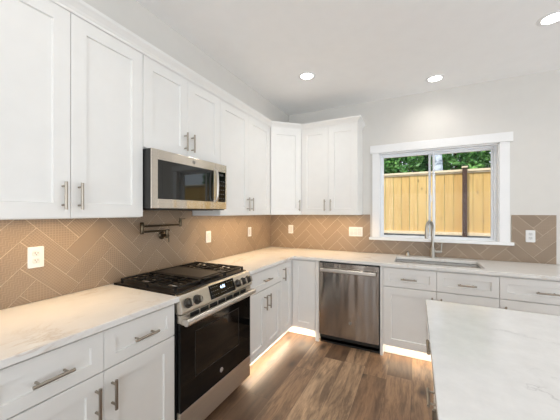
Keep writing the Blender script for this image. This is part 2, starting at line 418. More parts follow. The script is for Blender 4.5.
# ------------------------------------------------------------------ tile backsplash (herringbone)
def herringbone(name, horiz, rects, anchor, label, w=0.1, gap=0.0019, lift=0.011):
    """rects in (along, z); tiles drawn as real faces, clipped to the rectangles"""
    r = bpy.data.objects.new(name, None); COL.objects.link(r); struct(r, label)
    g = MB()
    for (a0, a1, z0, z1) in rects:
        if horiz: g.box(a0, a1, -0.009, 0.0, z0, z1)
        else: g.box(0.0, 0.009, a0, a1, z0, z1)
    g.build('grout', M['grout'], r)
    bm = bmesh.new(); uvl = bm.loops.layers.uv.new('UVMap')
    s2 = math.sqrt(0.5); av, zv = anchor
    oa, ob = (av-zv)*s2, (av+zv)*s2
    rng = random.Random(11)
    def clip(poly, axis, lim, keep_less):
        out = []
        for i in range(len(poly)):
            P, Q = poly[i], poly[(i+1) % len(poly)]
            ip = (P[axis] <= lim) == keep_less or P[axis] == lim; iq = (Q[axis] <= lim) == keep_less or Q[axis] == lim
            if ip: out.append(P)
            if ip != iq:
                t = (lim-P[axis])/(Q[axis]-P[axis]); out.append(tuple(P[k]+(Q[k]-P[k])*t for k in range(4)))
        return out
    def tile(c0, c1, r0, r1, vert):
        k = rng.choices(range(5), (3, 2, 2.4, 1.6, 2))[0]
        A0, A1, B0, B1 = c0*w+gap, c1*w-gap, r0*w+gap, r1*w-gap
        corners = []
        for (A, B) in ((A0, B0), (A1, B0), (A1, B1), (A0, B1)):
            a, b = A+oa, B+ob
            al, z = (a+b)*s2, (b-a)*s2
            u, v = (B-B0, A-A0) if vert else (A-A0, B-B0)
            corners.append((al, z, u, v))
        for (a0, a1, z0, z1) in rects:
            poly = corners
            for ax, lim, less in ((0, a0, False), (0, a1, True), (1, z0, False), (1, z1, True)):
                poly = clip(poly, ax, lim, less)
                if len(poly) < 3: break
            if len(poly) < 3: continue
            top = [bm.verts.new((p[0], -lift, p[1]) if horiz else (lift, p[0], p[1])) for p in poly]
            try: f = bm.faces.new(top)
            except ValueError: continue
            for lp, p in zip(f.loops, poly): lp[uvl].uv = (p[2], p[3])
            f.material_index = k
            low = [bm.verts.new((p[0], -0.008, p[1]) if horiz else (0.008, p[0], p[1])) for p in poly]
            n = len(poly)
            for i in range(n):
                q = bm.faces.new((top[i], top[(i+1) % n], low[(i+1) % n], low[i])); q.material_index = k
                for lp in q.loops: lp[uvl].uv = (poly[i][2], poly[i][3])
    for rr in range(-60, 60):
        for c in range(-60, 60):
            m = (c+rr+1) % 6
            if m == 0: tile(c, c+3, rr, rr+1, False)
            elif m == 3: tile(c, c+1, rr, rr+3, True)
    for f in bm.faces:
        n = f.normal
    bmesh.ops.recalc_face_normals(bm, faces=bm.faces)
    me = bpy.data.meshes.new('tiles'); bm.to_mesh(me); bm.free()
    # front faces must look into the room
    for m in M['tiles']: me.materials.append(m)
    o = bpy.data.objects.new('tiles', me); COL.objects.link(o); o.parent = r
herringbone('backsplash_left', False, [(-3.25, -0.011, 0.915, 1.3735), (-2.29, -1.54, 1.3735, 1.42)], (-2.710, 1.318), 'tan herringbone tile backsplash behind the range')
herringbone('backsplash_back', True, [(0.011, WX0-0.10, 0.915, 1.376), (WX0-0.10, 2.72, 0.915, 1.077), (2.72, 3.05, 0.915, 1.376)], (0.62, 1.25), 'tan herringbone tile backsplash along the window wall')

# ------------------------------------------------------------------ sink window
win = bpy.data.objects.new('window_1', None); COL.objects.link(win); struct(win, 'white sliding window above the sink')
MB().box(1.402, WX0+0.004, -0.02, 0.0, WZ0, WZ1).build('casing', M['trim'], win, 0.002)
MB().box(WX1-0.004, 2.705, -0.02, 0.0, WZ0, WZ1).build('casing', M['trim'], win, 0.002)
MB().box(1.378, 2.728, -0.032, 0.0, WZ1, 2.197).build('header', M['trim'], win, 0.002)
MB().box(1.368, 2.732, -0.052, 0.0, 1.077, 1.107).box(WX0, WX1, 0.0, 0.07, 1.095, 1.107).build('sill', M['trim'], win, 0.003)
j = MB(); j.box(WX0, WX0+0.012, 0.0, 0.07, 1.107, WZ1).box(WX1-0.012, WX1, 0.0, 0.07, 1.107, WZ1).box(WX0, WX1, 0.0, 0.07, WZ1-0.012, WZ1)
j.build('jamb', M['trim'], win)
def rect_frame(m, x0, x1, z0, z1, y0, y1, t, tb=None):
    tb = tb or t
    m.box(x0, x0+t, y0, y1, z0, z1).box(x1-t, x1, y0, y1, z0, z1).box(x0+t, x1-t, y0, y1, z0, z0+tb).box(x0+t, x1-t, y0, y1, z1-t, z1)
    return m
rect_frame(MB(), WX0+0.011, WX1-0.011, 1.10, WZ1-0.011, 0.06, 0.14, 0.018).build('frame', M['vinyl'], win, 0.003)
rect_frame(MB(), WX0+0.024, 2.062, 1.110, WZ1-0.024, 0.070, 0.098, 0.023, 0.020).build('sash', M['vinyl'], win, 0.003)
rect_frame(MB(), 2.000, WX1-0.024, 1.110, WZ1-0.024, 0.102, 0.130, 0.023, 0.020).build('sash', M['vinyl'], win, 0.003)
MB().box(WX0+0.04, 2.045, 0.083, 0.086, 1.125, WZ1-0.04).build('pane', M['pane'], win)
MB().box(2.015, WX1-0.04, 0.115, 0.118, 1.125, WZ1-0.04).build('pane', M['pane'], win)
MB().box(2.012, 2.030, 0.058, 0.072, 1.52, 1.60).build('latch', M['vinyl'], win, 0.003)

# ------------------------------------------------------------------ cabinets (built facing -Y, then turned)
def handle(parent, x, z, yf, vertical, L=0.136):
    m = MB(); y = yf-0.034
    if vertical:
        m.cyl((x, y, z-L/2), (x, y, z+L/2), 0.0069, 12)
        for s in (-1, 1): m.cyl((x, yf+0.001, z+s*L*0.34), (x, y, z+s*L*0.34), 0.0052, 10)
    else:
        m.cyl((x-L/2, y, z), (x+L/2, y, z), 0.0069, 12)
        for s in (-1, 1): m.cyl((x+s*L*0.34, yf+0.001, z), (x+s*L*0.34, y, z), 0.0052, 10)
    return m.build('handle', M['nickel'], parent, smooth=True)
T = 0.02; G = 0.0014
def door(root, x0, x1, z0, z1, yb, hx=None, hz=None, rail=0.072):
    d = MB().shaker(x0+G, x1-G, z0+G, z1-G, yb, T, rail).build('door', M['cabinet'], root)
    if hx is not None: handle(d, hx, hz, yb-T, True)
    return d
def drawer(root, x0, x1, z0, z1, yb, hx=None, name='drawer'):
    d = MB().shaker(x0+G, x1-G, z0+G, z1-G, yb, T, 0.052).build(name, M['cabinet'], root)
    if hx is not None: handle(d, hx, (z0+z1)/2-0.006, yb-T, False)
    return d
UZ0, UZ1 = 1.372, 2.425
def upper_cabinet(label, loc, rz, w, z0, depth=0.31):
    r = thing('upper_cabinet', label, 'cabinet', loc, rz, 'white upper cabinets')
    MB().box(0.0005, w-0.0005, -depth, -0.003, z0-loc[2], UZ1-loc[2]).build('body', M['cabinet'], r, 0.0015)
    return r
UD0 = 0.31
def two_door_upper(label, loc, rz, w, z0):
    r = upper_cabinet(label, loc, rz, w, z0); b = z0-loc[2]; t = 2.405-loc[2]
    door(r, 0, w/2, b+0.003, t, -UD0-0.001, w/2-0.036, b+0.113)
    door(r, w/2, w, b+0.003, t, -UD0-0.001, w/2+0.036, b+0.113)
    return r
LW = PI/2      # facing +X, local x runs along +Y
two_door_upper('tall white two-door upper cabinet at the left edge, left of the microwave', (0, -3.107, UZ0), LW, 0.811, UZ0)
two_door_upper('short white two-door upper cabinet above the microwave', (0, -2.295, 1.812), LW, 0.760, 1.812)
two_door_upper('tall white two-door upper cabinet right of the microwave', (0, -1.534, UZ0), LW, 0.922, UZ0)
# diagonal corner upper
r = thing('upper_cabinet', 'white single-door upper cabinet set diagonally across the corner', 'cabinet', (0.33, -0.611, UZ0), PI/4, 'white upper cabinets')
dw = math.hypot(0.28, 0.28)
def to_local(px, py):
    v = Matrix.Rotation(-PI/4, 2) @ Vector((px-0.33, py+0.611)); return (v.x, v.y)
poly = [to_local(*p) for p in ((0.003, -0.003), (0.003, -0.611), (0.318, -0.611), (0.610, -0.319), (0.610, -0.003))]
MB().prism(poly, 'z', 0, UZ1-UZ0).build('body', M['cabinet'], r, 0.0015)
door(r, 0.004, dw-0.004, 0.003, 2.405-UZ0, -0.0015+0.010, dw-0.036, 0.113)
two_door_upper('tall white two-door upper cabinet on the back wall beside the window', (0.611, 0, UZ0), 0, 0.676, UZ0)
# crown moulding over the whole run
def crown():
    path = [(0.004, -3.1075), (0.33, -3.1075), (0.33, -0.611), (0.611, -0.33), (1.2875, -0.33), (1.2875, -0.004)]
    prof = [(0.0, 2.4055), (0.002, 2.4055), (0.003, 2.420), (0.012, 2.434), (0.026, 2.450), (0.034, 2.458), (0.036, 2.464), (0.036, 2.475), (-0.012, 2.475), (-0.012, 2.426), (0.0, 2.426)]
    P = [Vector(p) for p in path]; rings = []
    for i, p in enumerate(P):
        ns = []
        if i > 0: d = (P[i]-P[i-1]).normalized(); ns.append(Vector((d.y, -d.x)))
        if i < len(P)-1: d = (P[i+1]-P[i]).normalized(); ns.append(Vector((d.y, -d.x)))
        n = ns[0] if len(ns) == 1 else (ns[0]+ns[1]).normalized()
        k = 1.0 if len(ns) == 1 else 1.0/n.dot(ns[0])
        rings.append([(p.x+n.x*o*k, p.y+n.y*o*k, z) for o, z in prof])
    o = MB().rings(rings).build('crown_molding', M['cabinet'])
    tag(o, 'white crown molding running along the tops of the upper cabinets', 'molding')
crown()

BD = 0.59                    # base carcass depth; fronts reach 0.61
ZT, ZD, ZM = 0.867, 0.686, 0.683
def base_body(r, w, zt=0.882, toe=True, x0=0.0, mat='cabinet'):
    m = MB().box(x0+0.0005, w-0.0005, -BD, -0.012, 0.105, zt)
    m.box(x0+0.0005, w-0.0005, -0.52, -0.012, 0.0, 0.105)
    return m.build('body', M[mat], r, 0.001)
def base_cabinet(label, loc, rz, w, drawers, doors, hand=None, name='base_cabinet', group='white base cabinets'):
    r = thing(name, label, 'cabinet', loc, rz, group); base_body(r, w)
    yb = -BD-0.001
    n = drawers
    for i in range(n): drawer(r, w*i/n, w*(i+1)/n, ZD, ZT, yb, w*(i+0.5)/n)
    if doors == 2:
        door(r, 0, w/2, 0.108, ZM, yb, w/2-0.036, 0.566); door(r, w/2, w, 0.108, ZM, yb, w/2+0.036, 0.566)
    elif doors == 1:
        door(r, 0, w, 0.108, ZM, yb, 0.036 if hand == 'l' else w-0.036, 0.566)
    return r
base_cabinet('white base cabinet left of the range with two drawers over two doors', (0, -3.112, 0), LW, 0.812, 2, 2)
base_cabinet('white base cabinet right of the range with one wide drawer over two doors', (0, -1.534, 0), LW, 0.652, 1, 2)
# corner cabinet with a bi-fold door
r = thing('corner_base_cabinet', 'white corner base cabinet with a bi-fold door left of the dishwasher', 'cabinet', (0, 0, 0))
poly = [(0.012, -0.012), (0.012, -0.8815), (0.59, -0.8815), (0.59, -0.59), (0.929, -0.59), (0.929, -0.012)]
toe = [(0.012, -0.012), (0.012, -0.8815), (0.52, -0.8815), (0.52, -0.52), (0.929, -0.52), (0.929, -0.012)]
MB().prism(poly, 'z', 0.105, 0.882).prism(toe, 'z', 0.0, 0.105).build('body', M['cabinet'], r, 0.001)
MB().box(0.889, 0.929, -0.609, -0.591, 0.0, 0.876).build('filler', M['cabinet'], r, 0.001)
door(r, 0.614, 0.887, 0.108, ZT, -0.591)
tmp = MB().shaker(0.8815*-1+G, -0.614-G, 0.108+G, ZT-G, -0.591, T, 0.072)
bmesh.ops.transform(tmp.bm, matrix=Matrix.Rotation(LW, 4, 'Z'), verts=tmp.bm.verts)
d = tmp.build('door', M['cabinet'], r)
tmp = MB(); 
h = handle(d, -0.845, 0.752, -0.611, True); h.data.transform(Matrix.Rotation(LW, 4, 'Z'))
# sink base, with its left filler beside the dishwasher
r = thing('sink_base_cabinet', 'white sink base cabinet under the window with two false drawer fronts', 'cabinet', (1.584, 0, 0))
MB().box(0.0005, 0.9105, -BD, -0.565, 0.105, 0.882).build('face_panel', M['cabinet'], r, 0.001)
MB().box(0.0005, 0.02, -0.565, -0.012, 0.125, 0.882).build('side_panel', M['cabinet'], r)
MB().box(0.891, 0.9105, -0.565, -0.012, 0.125, 0.882).build('side_panel', M['cabinet'], r)
MB().box(0.02, 0.891, -0.03, -0.012, 0.125, 0.882).build('back_panel', M['cabinet'], r)
MB().box(0.0005, 0.9105, -0.565, -0.012, 0.105, 0.125).box(0.0005, 0.9105, -0.52, -0.012, 0.0, 0.105).build('base_panel', M['cabinet'], r)
MB().box(-0.027, -0.001, -0.609, -0.012, 0.0, 0.876).build('filler', M['cabinet'], r, 0.001)
w = 0.911
for i in range(2): drawer(r, w*i/2, w*(i+1)/2, ZD, ZT, -BD-0.001, w*(i+0.5)/2, 'false_drawer_front')
door(r, 0, w/2, 0.108, ZM, -BD-0.001, w/2-0.036, 0.566); door(r, w/2, w, 0.108, ZM, -BD-0.001, w/2+0.036, 0.566)
base_cabinet('white base cabinet at the right end of the window wall, right of the sink base', (2.4955, 0, 0), 0, 0.585, 1, 1, 'l')

# ------------------------------------------------------------------ countertops
CT0, CT1 = 0.884, 0.914
o = MB().box(0.012, 0.648, -3.25, -2.299, CT0, CT1).build('countertop', M['quartz'], bevel=0.003)
tag(o, 'cream quartz countertop on the base cabinet left of the range', 'countertop', 'quartz countertops')
SX0, SX1, SY0, SY1 = 1.680, 2.415, -0.540, -0.140
m = MB()
# L outline with a real sink cut-out: one ring of quads
def lslab():
    xs = [0.012, 0.648, SX0, SX1, 3.12]; ys = [-1.531, -0.648, SY0, SY1, -0.012]
    bm = bmesh.new(); V = {}
    def v(i, j, z):
        k = (i, j, z)
        if k not in V: V[k] = bm.verts.new((xs[i], ys[j], z))
        return V[k]
    cells = [(i, j) for i in range(4) for j in range(4) if not (j == 0 and i > 0) and not (i == 2 and j == 2)]
    for (i, j) in cells:
        bm.faces.new([v(i, j, CT1), v(i+1, j, CT1), v(i+1, j+1, CT1), v(i, j+1, CT1)])
        bm.faces.new([v(i, j, CT0), v(i, j+1, CT0), v(i+1, j+1, CT0), v(i+1, j, CT0)])
        for (di, dj, a, b) in ((-1, 0, (0, 0), (0, 1)), (1, 0, (1, 0), (1, 1)), (0, -1, (0, 0), (1, 0)), (0, 1, (0, 1), (1, 1))):
            if (i+di, j+dj) not in cells:
                p = (i+a[0], j+a[1]); q = (i+b[0], j+b[1])
                bm.faces.new([v(*p, CT0), v(*q, CT0), v(*q, CT1), v(*p, CT1)])
    return bm
m.bm.free(); m.bm = lslab()
o = m.build('countertop', M['quartz'], bevel=0.003)
tag(o, 'cream L-shaped quartz countertop from the range round the corner past the sink', 'countertop', 'quartz countertops')

# ------------------------------------------------------------------ island
r = thing('island_cabinet', 'white kitchen island cabinet bank with drawers under the near quartz top', 'cabinet', (1.962, -1.76, 0), -PI/2)
IW, ID = 1.80, 0.98      # local x runs towards the camera (-Y), local -Y faces the aisle (-X)
MB().box(0.0, IW, 0.02, ID, 0.105, 0.882).box(0.03, IW-0.03, 0.09, ID-0.05, 0.0, 0.105).build('body', M['cabinet'], r, 0.0015)
for z0, z1 in ((0.690, 0.867), (0.400, 0.686), (0.108, 0.396)):
    d = MB().shaker(0.004, 0.48, z0+G, z1-G, 0.019, T, 0.052).build('drawer', M['cabinet'], r)
    handle(d, 0.242, (0.772 if z0 > 0.6 else (z0+z1)/2-0.006), -0.001, False)
for k in range(2):
    x0 = 0.48+0.66*k
    door(r, x0, x0+0.33, 0.108, ZT, 0.019, x0+0.294, 0.75); door(r, x0+0.33, x0+0.66, 0.108, ZT, 0.019, x0+0.366, 0.75)
o = MB().box(1.925, 3.05, -3.62, -1.712, CT0, CT1).build('island_countertop', M['quartz_island'], bevel=0.003)
tag(o, 'white quartz island countertop with grey veins in the near right corner', 'countertop')

# ------------------------------------------------------------------ text helper
def text_mesh(body, size, name, mat, parent, mtx, depth=0.0006):
    c = bpy.data.curves.new(name, 'FONT'); c.body = body; c.size = size; c.extrude = depth
    c.align_x = 'CENTER'; c.align_y = 'CENTER'
    o = bpy.data.objects.new(name, c); COL.objects.link(o)
    dg = bpy.context.evaluated_depsgraph_get(); me = bpy.data.meshes.new_from_object(o.evaluated_get(dg))
    bpy.data.objects.remove(o); bpy.data.curves.remove(c)
    me.transform(mtx); me.materials.clear(); me.materials.append(mat)
    n = bpy.data.objects.new(name, me); COL.objects.link(n); n.parent = parent
    return n
def badge(parent, x, z, y, rad=0.016):
    """small round maker's badge on a front facing -Y"""
    b = MB().lathe((x, y+0.001, z), (0, -1, 0), [(0, rad), (0.0025, rad), (0.003, rad*0.94)], 24).build('badge', M['grey_badge'], parent, label='round grey monogram badge')
    m = MB()
    def ring(R, t, cx=0, cz=0, a0=0, a1=2*PI, n=20):
        pts = [(x+cx+R*math.cos(a0+(a1-a0)*k/n), y-0.0025, z+cz+R*math.sin(a0+(a1-a0)*k/n)) for k in range(n+1)]
        m.tube(pts, t, 6)
    ring(rad*0.85, rad*0.05)
    ring(rad*0.32, rad*0.07, -rad*0.28, 0, 0.5, 5.6); ring(rad*0.30, rad*0.07, rad*0.30, rad*0.1, 0.8, 4.9)
    m.build('monogram', M['steel_bar'], b)
FRONT = lambda x, y, z, tilt=0.0: Matrix.Translation((x, y, z)) @ Matrix.Rotation(PI/2+tilt, 4, 'X')

# ------------------------------------------------------------------ dishwasher (faces -Y)
r = thing('dishwasher', 'stainless steel dishwasher with a bar handle between corner cabinet and sink base', 'dishwasher', (0.934, 0, 0))
DWW = 0.618
MB().box(0.003, DWW-0.003, -0.585, -0.02, 0.02, 0.878).build('body', M['black'], r)
# gently bowed door
dp = [(-0.598, 0.098), (-0.6205, 0.100), (-0.6255, 0.106)]
rings = []
for k in range(13):
    x = 0.004+(DWW-0.008)*k/12; bow = 0.004*math.sin(PI*k/12)
    rings.append([(x, -0.59, 0.098), (x, -0.622-bow, 0.098), (x, -0.624-bow, 0.864), (x, -0.59, 0.864)])
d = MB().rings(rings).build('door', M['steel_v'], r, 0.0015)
hm = MB().prism([(-0.664, 0.774), (-0.672, 0.780), (-0.672, 0.808), (-0.664, 0.814), (-0.656, 0.808), (-0.656, 0.780)], 'x', 0.030, DWW-0.030)
hm.box(0.034, 0.060, -0.658, -0.622, 0.782, 0.806).box(DWW-0.060, DWW-0.034, -0.658, -0.622, 0.782, 0.806)
hm.build('handle', M['steel_bar'], r, 0.002)
MB().box(0.004, DWW-0.004, -0.615, -0.59, 0.8655, 0.8815).build('control_strip', M['black'], r, 0.001)
MB().box(0.004, DWW-0.004, -0.585, -0.555, 0.0, 0.094).box(0.004, DWW-0.004, -0.6, -0.585, 0.055, 0.094).build('kick_plate', M['black'], r, 0.001)
badge(d, 0.335, 0.265, -0.629, 0.014)

# ------------------------------------------------------------------ microwave (faces +X)
MWW = 0.754
r = thing('microwave', 'stainless over-the-range microwave with a black glass door under the short cabinet', 'microwave', (0, -2.292, 1.430), LW)
MB().box(0.001, MWW-0.001, -0.393, -0.013, 0.002, 0.376).build('case', M['black'], r, 0.002)
SPL = 0.612
def framed_panel(m, x0, x1, z0, z1, hx0, hx1, hz0, hz1, y0, y1):
    m.box(x0, hx0, y1, y0, z0, z1).box(hx1, x1, y1, y0, z0, z1).box(hx0, hx1, y1, y0, z0, hz0).box(hx0, hx1, y1, y0, hz1, z1)
    return m
d = framed_panel(MB(), 0.0, SPL-0.002, 0.0, 0.376, 0.048, SPL-0.022, 0.060, 0.312, -0.394, -0.402).build('door', M['steel_micro'], r, 0.0012)
MB().box(0.046, SPL-0.020, -0.398, -0.3945, 0.058, 0.314).build('door_glass', M['mirror_glass'], d)
MB().box(0.085, SPL-0.075, -0.3986, -0.397, 0.092, 0.285).build('viewing_window', M['mirror_glass'], d)
badge(d, 0.365, 0.344, -0.402, 0.014)
hm = MB().tube([(SPL-0.012, -0.400, 0.062), (SPL-0.012, -0.425, 0.075), (SPL-0.012, -0.432, 0.12), (SPL-0.012, -0.434, 0.195), (SPL-0.012, -0.432, 0.27), (SPL-0.012, -0.425, 0.315), (SPL-0.012, -0.400, 0.328)], 0.009, 10)
hm.build('handle', M['steel_bar'], d, smooth=True)
c = framed_panel(MB(), SPL+0.001, MWW, 0.0, 0.376, SPL+0.030, MWW-0.012, 0.060, 0.312, -0.394, -0.402).build('control_panel', M['steel_micro'], r, 0.0012)
MB().box(SPL+0.029, MWW-0.011, -0.398, -0.3945, 0.059, 0.313).build('control_glass', M['black_glass'], c)
MB().box(SPL+0.045, MWW-0.04, -0.3988, -0.397, 0.278, 0.296).build('display', M['key'], c)
for i in range(3):
    for jn in range(5): MB().box(SPL+0.046+0.026*i, SPL+0.062+0.026*i, -0.3986, -0.397, 0.085+0.036*jn, 0.093+0.036*jn).build('key', M['key'], c)
b = MB().box(0.01, MWW-0.01, -0.385, -0.02, -0.008, 0.006)
for i in range(2): b.box(0.09+0.34*i, 0.32+0.34*i, -0.33, -0.10, -0.012, -0.007)
b.build('vent_base', M['black'], r, 0.001)

# ------------------------------------------------------------------ range (faces +X)
RW = 0.756
r = thing('gas_range', 'stainless slide-in gas range with black oven door and cast iron grates', 'range', (0.010, -2.290, 0), LW)
MB().box(0.002, RW-0.002, -0.600, -0.014, 0.05, 0.895).build('body', M['black'], r, 0.001)
for sx in (0.05, RW-0.05):
    for sy in (-0.55, -0.08): MB().lathe((sx, sy, 0.0), (0, 0, 1), [(0, 0.018), (0.012, 0.018), (0.013, 0.010), (0.052, 0.010)], 12).build('levelling_foot', M['black'], r)
MB().prism([(-0.014, 0.895), (-0.014, 0.922), (-0.585, 0.922), (-0.592, 0.918), (-0.592, 0.895)], 'x', 0.0, RW).build('cooktop', M['enamel'], r, 0.002)
cp = MB().prism([(-0.593, 0.916), (-0.622, 0.912), (-0.652, 0.818), (-0.648, 0.806), (-0.600, 0.800), (-0.593, 0.81)], 'x', 0.0, RW).build('control_panel', M['steel_h'], r, 0.0015)
# panel face: from (y -0.622, z .912) to (y -0.652, z .818)
fd = Vector((0, -0.030, -0.094)).normalized(); fn = Vector((0, -0.094, 0.030)).normalized(); f0 = Vector((0, -0.622, 0.912))
def face_pt(x, d, h): return Vector((x, 0, 0))+f0+fd*d+fn*h
def face_box(m, x0, x1, d0, d1, h0, h1):
    vs = [m.bm.verts.new(face_pt(x, d, h)) for x in (x0, x1) for d in (d0, d1) for h in (h0, h1)]
    for f in ((0, 1, 3, 2), (4, 6, 7, 5), (0, 4, 5, 1), (2, 3, 7, 6), (0, 2, 6, 4), (1, 5, 7, 3)): m.bm.faces.new([vs[i] for i in f])
m = MB(); face_box(m, 0.252, 0.525, 0.004, 0.094, -0.001, 0.0015); dpo = m.build('control_glass', M['black_glass'], cp)
def key(x0, x1, d0, d1):
    m = MB(); face_box(m, x0, x1, d0, d1, 0.0015, 0.0018); m.build('touch_key', M['legend'], cp)
for i in range(4):
    for q in range(3): key(0.268+0.020*i, 0.278+0.020*i, 0.018+0.026*q, 0.022+0.026*q)
for i in range(4):
    for q in range(2): key(0.440+0.019*i, 0.450+0.019*i, 0.018+0.044*q, 0.022+0.044*q)
for i in range(3): key(0.365+0.022*i, 0.376+0.022*i, 0.070, 0.074)
tilt = math.atan2(0.030, 0.094)
ctr = face_pt(0.392, 0.036, 0.0016)
text_mesh('6:05', 0.030, 'display', M['display'], cp, Matrix.Translation(ctr) @ Matrix.Rotation(PI/2-tilt, 4, 'X'), 0.0004)
for kx in (0.056, 0.132, 0.566, 0.636, 0.704):
    p0 = face_pt(kx, 0.056, 0.0)
    kb = MB().lathe(p0, fn, [(0.0, 0.030), (0.004, 0.030), (0.006, 0.026), (0.030, 0.023), (0.033, 0.020)], 24).build('knob', M['knob'], r, smooth=True)
    m = MB()
    vs = []
    def kp(x, d, h): return p0+Vector((x, 0, 0))+fd*d+fn*h
    pts = [kp(x, d, h) for x in (-0.0045, 0.0045) for d in (-0.020, 0.020) for h in (0.028, 0.043)]
    V = [m.bm.verts.new(p) for p in pts]
    for f in ((0, 1, 3, 2), (4, 6, 7, 5), (0, 4, 5, 1), (2, 3, 7, 6), (0, 2, 6, 4), (1, 5, 7, 3)): m.bm.faces.new([V[i] for i in f])
    m.build('grip', M['nickel'], kb, 0.0015)
# oven door
od = MB().box(0.003, RW-0.003, -0.634, -0.602, 0.222, 0.745).build('oven_door', M['black_glass'], r, 0.002)
MB().box(0.003, RW-0.003, -0.638, -0.602, 0.747, 0.797).build('door_trim', M['steel_h'], od, 0.002)
for i in range(7):
    x0 = 0.075+0.088*i; MB().box(x0, x0+0.076, -0.6388, -0.634, 0.762, 0.793).build('vent_slot', M['black'], od)
MB().box(0.128, 0.582, -0.6350, -0.633, 0.385, 0.658).build('oven_window', M['window_glass_dark'], od)
fm = MB(); rect_frame(fm, 0.120, 0.590, 0.377, 0.666, -0.6352, -0.633, 0.006); fm.build('window_frame', M['black'], od)
hm = MB().prism([(-0.662, 0.738), (-0.684, 0.740), (-0.694, 0.752), (-0.692, 0.770), (-0.682, 0.780), (-0.664, 0.780), (-0.656, 0.760)], 'x', 0.006, RW-0.006)
hm.box(0.008, 0.050, -0.664, -0.632, 0.742, 0.776).box(RW-0.050, RW-0.008, -0.664, -0.632, 0.742, 0.776)
hm.build('handle', M['steel_bar'], od, 0.002)
badge(od, 0.378, 0.292, -0.6345, 0.017)
MB().box(0.003, RW-0.003, -0.634, -0.602, 0.055, 0.218).build('bottom_drawer', M['steel_h'], r, 0.003)
# grates
GZ = 0.953
def grate(x0, x1):
    g = MB(); t = 0.0065; y0, y1 = -0.575, -0.060
    def bar(a, b, c, d, zl=GZ-0.012): g.box(min(a, b), max(a, b), min(c, d), max(c, d), zl, GZ)
    bar(x0, x1, y0, y0+2*t); bar(x0, x1, y1-2*t, y1); bar(x0, x0+2*t, y0, y1); bar(x1-2*t, x1, y0, y1)
    ym = (y0+y1)/2; bar(x0, x1, ym-t, ym+t)
    xm = (x0+x1)/2
    for yc in ((y0+ym)/2, (y1+ym)/2):
        for s in (-1, 1):
            bar(xm+s*0.026, xm+s*(x1-x0)/2, yc-t, yc+t, GZ-0.010)
            bar(xm-t, xm+t, yc+s*0.026, yc+s*(ym-y0)/2, GZ-0.010)
        for sx in (-1, 1):
            for sy in (-1, 1): bar(xm+sx*0.055-t, xm+sx*0.055+t, yc+sy*0.040, yc+sy*0.128, GZ-0.010)
    for fx in (x0+t, x1-t):
        for fy in (y0+t, y1-t, ym): g.box(fx-t, fx+t, fy-t, fy+t, 0.921, GZ-0.011)
    return g.build('grate', M['iron'], r, 0.0015)
grate(0.020, 0.255); grate(0.502, 0.737)
g = MB(); rect_frame(g, 0.262, 0.495, -0.575, -0.060, GZ-0.012, GZ, 0.011) if False else None
g.bm.free()
g = MB()
g.box(0.262, 0.273, -0.575, -0.06, GZ-0.012, GZ).box(0.484, 0.495, -0.575, -0.06, GZ-0.012, GZ).box(0.262, 0.495, -0.575, -0.564, GZ-0.012, GZ).box(0.262, 0.495, -0.071, -0.06, GZ-0.012, GZ)
for fx in (0.267, 0.490):
    for fy in (-0.57, -0.066): g.box(fx-0.005, fx+0.005, fy-0.005, fy+0.005, 0.921, GZ-0.011)
gc = g.build('grate', M['iron'], r, 0.0015)
gp = MB(); gp.box(0.275, 0.482, -0.54, -0.10, GZ-0.008, GZ+0.002)
gp.build('griddle', M['griddle'], r, 0.004)
for bx_ in (0.137, 0.620):
    for by_ in (-0.446, -0.189):
        b = MB().lathe((bx_, by_, 0.9215), (0, 0, 1), [(0, 0.045), (0.004, 0.045), (0.006, 0.034), (0.012, 0.032)], 20).build('burner', M['steel_bar'], r, smooth=True)
        MB().lathe((bx_, by_, 0.9335), (0, 0, 1), [(0, 0.028), (0.003, 0.028), (0.0045, 0.024)], 20).build('burner_cap', M['iron'], b)

# ------------------------------------------------------------------ sink and faucet
r = thing('sink', 'stainless undermount sink set into the countertop under the window', 'sink', ((SX0+SX1)/2, (SY0+SY1)/2, 0.884))
hw, hd = (SX1-SX0)/2, (SY1-SY0)/2
def rr(hx, hy, rad, z, n=5):
    out = []
    for (sx, sy, a0) in ((1, 1, 0), (-1, 1, PI/2), (-1, -1, PI), (1, -1, 1.5*PI)):
        for k in range(n+1):
            a = a0+PI/2*k/n; out.append((sx*(hx-rad)+rad*math.cos(a), sy*(hy-rad)+rad*math.sin(a), z))
    return out
m = MB()
m.rings([rr(hw+0.02, hd+0.02, 0.03, -0.003), rr(hw+0.02, hd+0.02, 0.03, -0.001), rr(hw-0.001, hd-0.001, 0.024, -0.001), rr(hw-0.004, hd-0.004, 0.024, -0.01),
         rr(hw-0.012, hd-0.012, 0.026, -0.185), rr(hw-0.035, hd-0.035, 0.03, -0.205), rr(0.045, 0.045, 0.044, -0.212)], True)
m.build('basin', M['sink'], r, smooth=True)
MB().lathe((0, 0, -0.212), (0, 0, 1), [(0, 0.043), (0.003, 0.043), (0.003, 0.03), (0.001, 0.02)], 24).build('drain', M['steel_bar'], r)
r = thing('faucet', 'tall brushed nickel pull-down faucet behind the sink', 'faucet', (2.033, -0.074, 0.914))
MB().lathe((0, 0, 0), (0, 0, 1), [(0, 0.027), (0.006, 0.027), (0.010, 0.0245), (0.10, 0.0225), (0.112, 0.017)], 24).build('base', M['faucet'], r, smooth=True)
ang = math.radians(22); dx, dy = -math.sin(ang), -math.cos(ang); RR = 0.085
path = [(0, 0, 0.10), (0, 0, 0.20), (0, 0, 0.305)]
for k in range(1, 13):
    a = PI*k/12; path.append((dx*RR*(1-math.cos(a)), dy*RR*(1-math.cos(a)), 0.305+RR*math.sin(a)))
path.append((dx*2*RR, dy*2*RR, 0.285))
MB().tube(path, 0.0145, 14).build('spout', M['faucet'], r, smooth=True)
